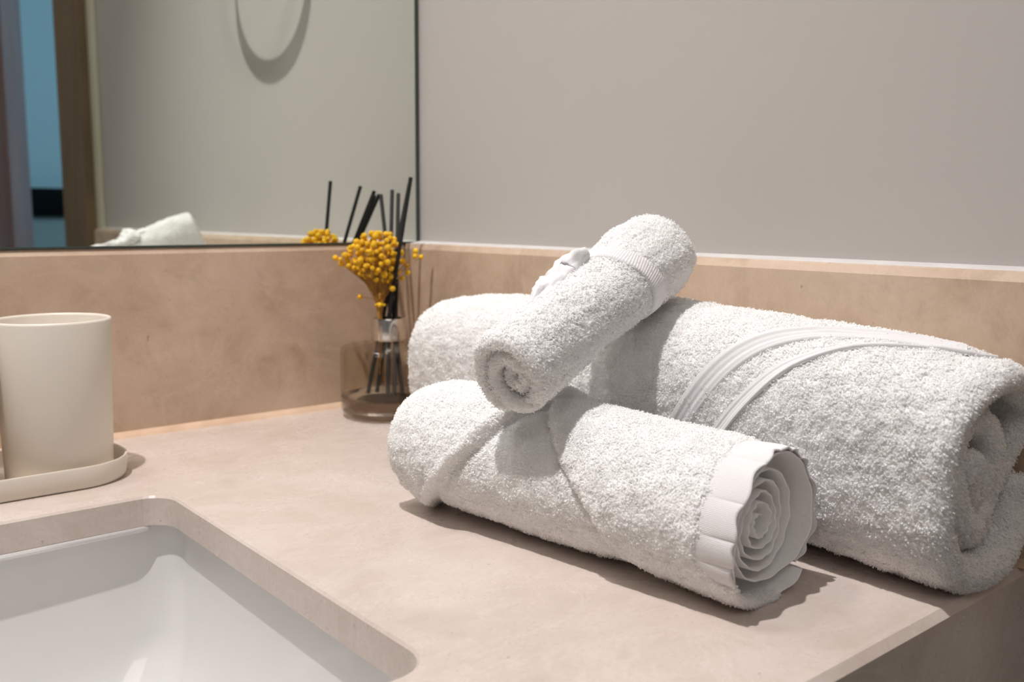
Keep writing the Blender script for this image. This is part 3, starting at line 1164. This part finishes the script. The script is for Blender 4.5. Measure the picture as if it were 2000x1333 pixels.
def disp_back(ang, v):
    a = sep(ang, 0.0)
    l = band_line2(a)
    d = 0.0035 * sstep(-0.001, 0.006, v - l)
    d = d + 0.0020 * (1 - sstep(-0.006, 0.002, v - band_line(a)))
    # shallow saddle where the little roll lies
    d = d - 0.006 * np.exp(-((v - 0.135) / 0.04) ** 2) * sstep(-0.6, 0.8, a) * (1 - sstep(1.6, 2.6, a))
    d = d + 0.0022 * np.sin(v * 23 + 1.0) * np.sin(a * 2 + 0.7)
    return d


def shape_back(cx, cy, vv, rho):
    # squarish, slumped against the splash, fuller over the middle of its top
    ang = np.arctan2(cy, cx)
    k = 1 + 0.045 * np.cos(4 * ang) * -1 * sstep(0.02, 0.05, rho) + 0.02 * np.sin(3 * ang + 1)
    cy2 = cy * k * np.where(rho < 0.040, 1.12, 1.0)
    up_ = np.interp(vv, [0, 0.1, 0.25, 0.4, 0.7, 0.86, 0.94, 1.0], [0.92, 0.95, 1.03, 1.14, 1.11, 1.03, 0.95, 0.84])
    cy2 = np.where(cy2 > 0, cy2 * up_, cy2)
    return cx * k, cy2


def end_back(phi):
    t_ = phi / (2 * PI)
    return -0.0075 * sstep(0.85, 1.10, t_) + 0.001 * np.clip(t_ - 1.2, 0, 2) + 0.0025 * np.sin(phi * 1.7)


roll_b = Roll((-0.071, -0.168, 0.0610), (-0.0705, -0.596, 0.0602), 0.058,
              [(0, 0.043), (0.08, 0.0465), (0.5, 0.0460), (1, 0.0455)],
              [(0, 0.054), (0.08, 0.0590), (0.5, 0.0585), (0.88, 0.0575), (1, 0.0560)],
              0.0165, 0.0185, 2.6, 3.35, rprof=[(0, 0.0497), (0.89, 0.0497), (0.96, 0.0430), (1.04, 0.0325), (1.3, 0.0285), (1.7, 0.0225), (2.1, 0.0150), (2.6, 0.0080)], disp=disp_back, endoff=end_back, nu=900, nv=300, shape=shape_back,
              L0off=lambda p: 0.004 * np.sin(p * 2))
tb, cb_ = add_towel('rolled_towel', 'large thick rolled white terry towel lying against the right backsplash', roll_b)
kb = lambda ph, v, le: np.where(ph < 2 * PI * 1.05, 1.0, 0.0) + np.where((ph >= 2 * PI * 1.05) & (le - v < 0.035), 1.0, 0.0)
kbi = lambda ph, v, le: np.where(le - v < 0.03, 1.0, 0.0)
V, F = roll_b.tufts(2.2, kb, length=0.0017, width=0.00054, seed=9, inner_keep=kbi)
add_pile(tb, cb_, V, F)
aa = np.linspace(-0.35, 1.78, 12)
for fn, wd_, lf in ((band_line, 0.0115, 0.0012), (band_line2, 0.0075, 0.0022)):
    path = [(a, float(fn(a))) for a in aa]
    V, F = strip_on(roll_b, path, wd_, lf, nlen=300, nac=22, rib=0.0, ridges=(4, 0.00022), thick=0.0014)
    me = np_mesh('hem_band', V - cb_, F)
    o = link('hem_band', me, M_hem, tb)
    o['label'] = 'flat woven hem band'

# --- little roll on top ------------------------------------------
def disp_small(ang, v):
    a = sep(ang, 0.0)
    return 0.0012 * np.sin(2 * a + v * 30) + 0.001 * sstep(0.105, 0.112, v)


def end_small(phi):
    return -0.004 * np.clip(phi / (2 * PI) - 0.9, 0, 2)


# built from the high end down to the open low end
roll_s = Roll((-0.0745, -0.3905, 0.1560), (-0.2240, -0.4240, 0.0955), 0.0265,
              [(0, 0.0240), (0.15, 0.0268), (0.5, 0.0243), (1, 0.0225)],
              [(0, 0.0240), (0.15, 0.0268), (0.5, 0.0243), (1, 0.0225)],
              0.0085, 0.0095, 2.6, 5.2, disp=disp_small, endoff=end_small, nu=520, nv=150,
              L0off=lambda p: 0.002 * np.sin(p))
ts_, cs_ = add_towel('rolled_towel', 'smallest rolled white face towel resting across the two larger rolls', roll_s)
ks = lambda ph, v, le: np.where(ph < 2 * PI * 1.05, 1.0, 0.0) + np.where((ph >= 2 * PI * 1.05) & ((le - v < 0.02) | (v < 0.02)), 1.0, 0.0)
kis = lambda ph, v, le: np.where(le - v < 0.016, 1.0, 0.0)
V, F = roll_s.tufts(2.7, ks, length=0.0018, width=0.00050, seed=13, inner_keep=kis)
add_pile(ts_, cs_, V, F)

# woven hem running round the little roll, and the twisted corner tucked beside it
LS = roll_s.L / 0.153
path = [(a, v * LS) for a, v in ((1.05, 0.059), (1.4, 0.0575), (1.8, 0.0565), (2.15, 0.0555), (2.6, 0.052), (3.1, 0.049), (3.5, 0.048), (4.2, 0.047), (4.8, 0.047))]
V, F = strip_on(roll_s, path, 0.0125, 0.0016, nlen=500, nac=16, rib=0.00011, ribn=62, thick=0.0012)
me = np_mesh('hem_band', V - cs_, F)
o = link('hem_band', me, M_hem, ts_)
o['label'] = 'flat ribbed woven hem band'
n_l, n_c = 90, 40
tt_ = np.linspace(0, 1, n_l)
va = np.interp(tt_, [0, 1], [0.118, 0.060]) * LS
ua = np.interp(tt_, [0, 0.35, 0.7, 1], [1.35, 1.02, 0.92, 1.15])
zero = np.zeros_like(va)
phi_ = (ua - roll_s.phi0) % (2 * PI)
core = roll_s.pos(phi_, va, zero + 0.0052)
outer_ = roll_s.pos(phi_, va, zero + 0.0135)
nrm_ = outer_ - core
nrm_ /= np.linalg.norm(nrm_, axis=1, keepdims=True)
tan_ = np.gradient(core, axis=0)
tan_ /= np.linalg.norm(tan_, axis=1, keepdims=True)
bi_ = np.cross(tan_, nrm_)
rad_ = 1.08 * np.interp(tt_, [0, 0.15, 0.45, 0.58, 0.66, 0.85, 0.95, 1.0], [0.0008, 0.0035, 0.0058, 0.0050, 0.0072, 0.0088, 0.0070, 0.0012])
aq = np.linspace(0, 2 * PI, n_c, endpoint=False)
tw = 5.5 * tt_[:, None]
lob = 1 + 0.20 * np.sin(3 * aq[None, :] + tw) + 0.12 * np.sin(5 * aq[None, :] - 2.2 * tw + 1) + 0.05 * np.sin(13 * aq[None, :] + 9 * tt_[:, None]) + 0.05 * np.sin(60 * tt_[:, None] + 2 * np.sin(aq[None, :]))
Pk = core[:, None, :] + nrm_[:, None, :] * (rad_[:, None] * lob * np.cos(aq))[..., None] * 1.0 + bi_[:, None, :] * (rad_[:, None] * lob * np.sin(aq) * 1.15)[..., None]
idx = np.arange(n_l * n_c).reshape(n_l, n_c)
F = np.stack([idx[:-1], idx[1:], np.roll(idx, -1, 1)[1:], np.roll(idx, -1, 1)[:-1]], -1).reshape(-1, 4)
me = np_mesh('tucked_corner', Pk.reshape(-1, 3) - cs_, F)
o = link('tucked_corner', me, M_hem, ts_)
o['label'] = 'twisted hem corner tucked in'
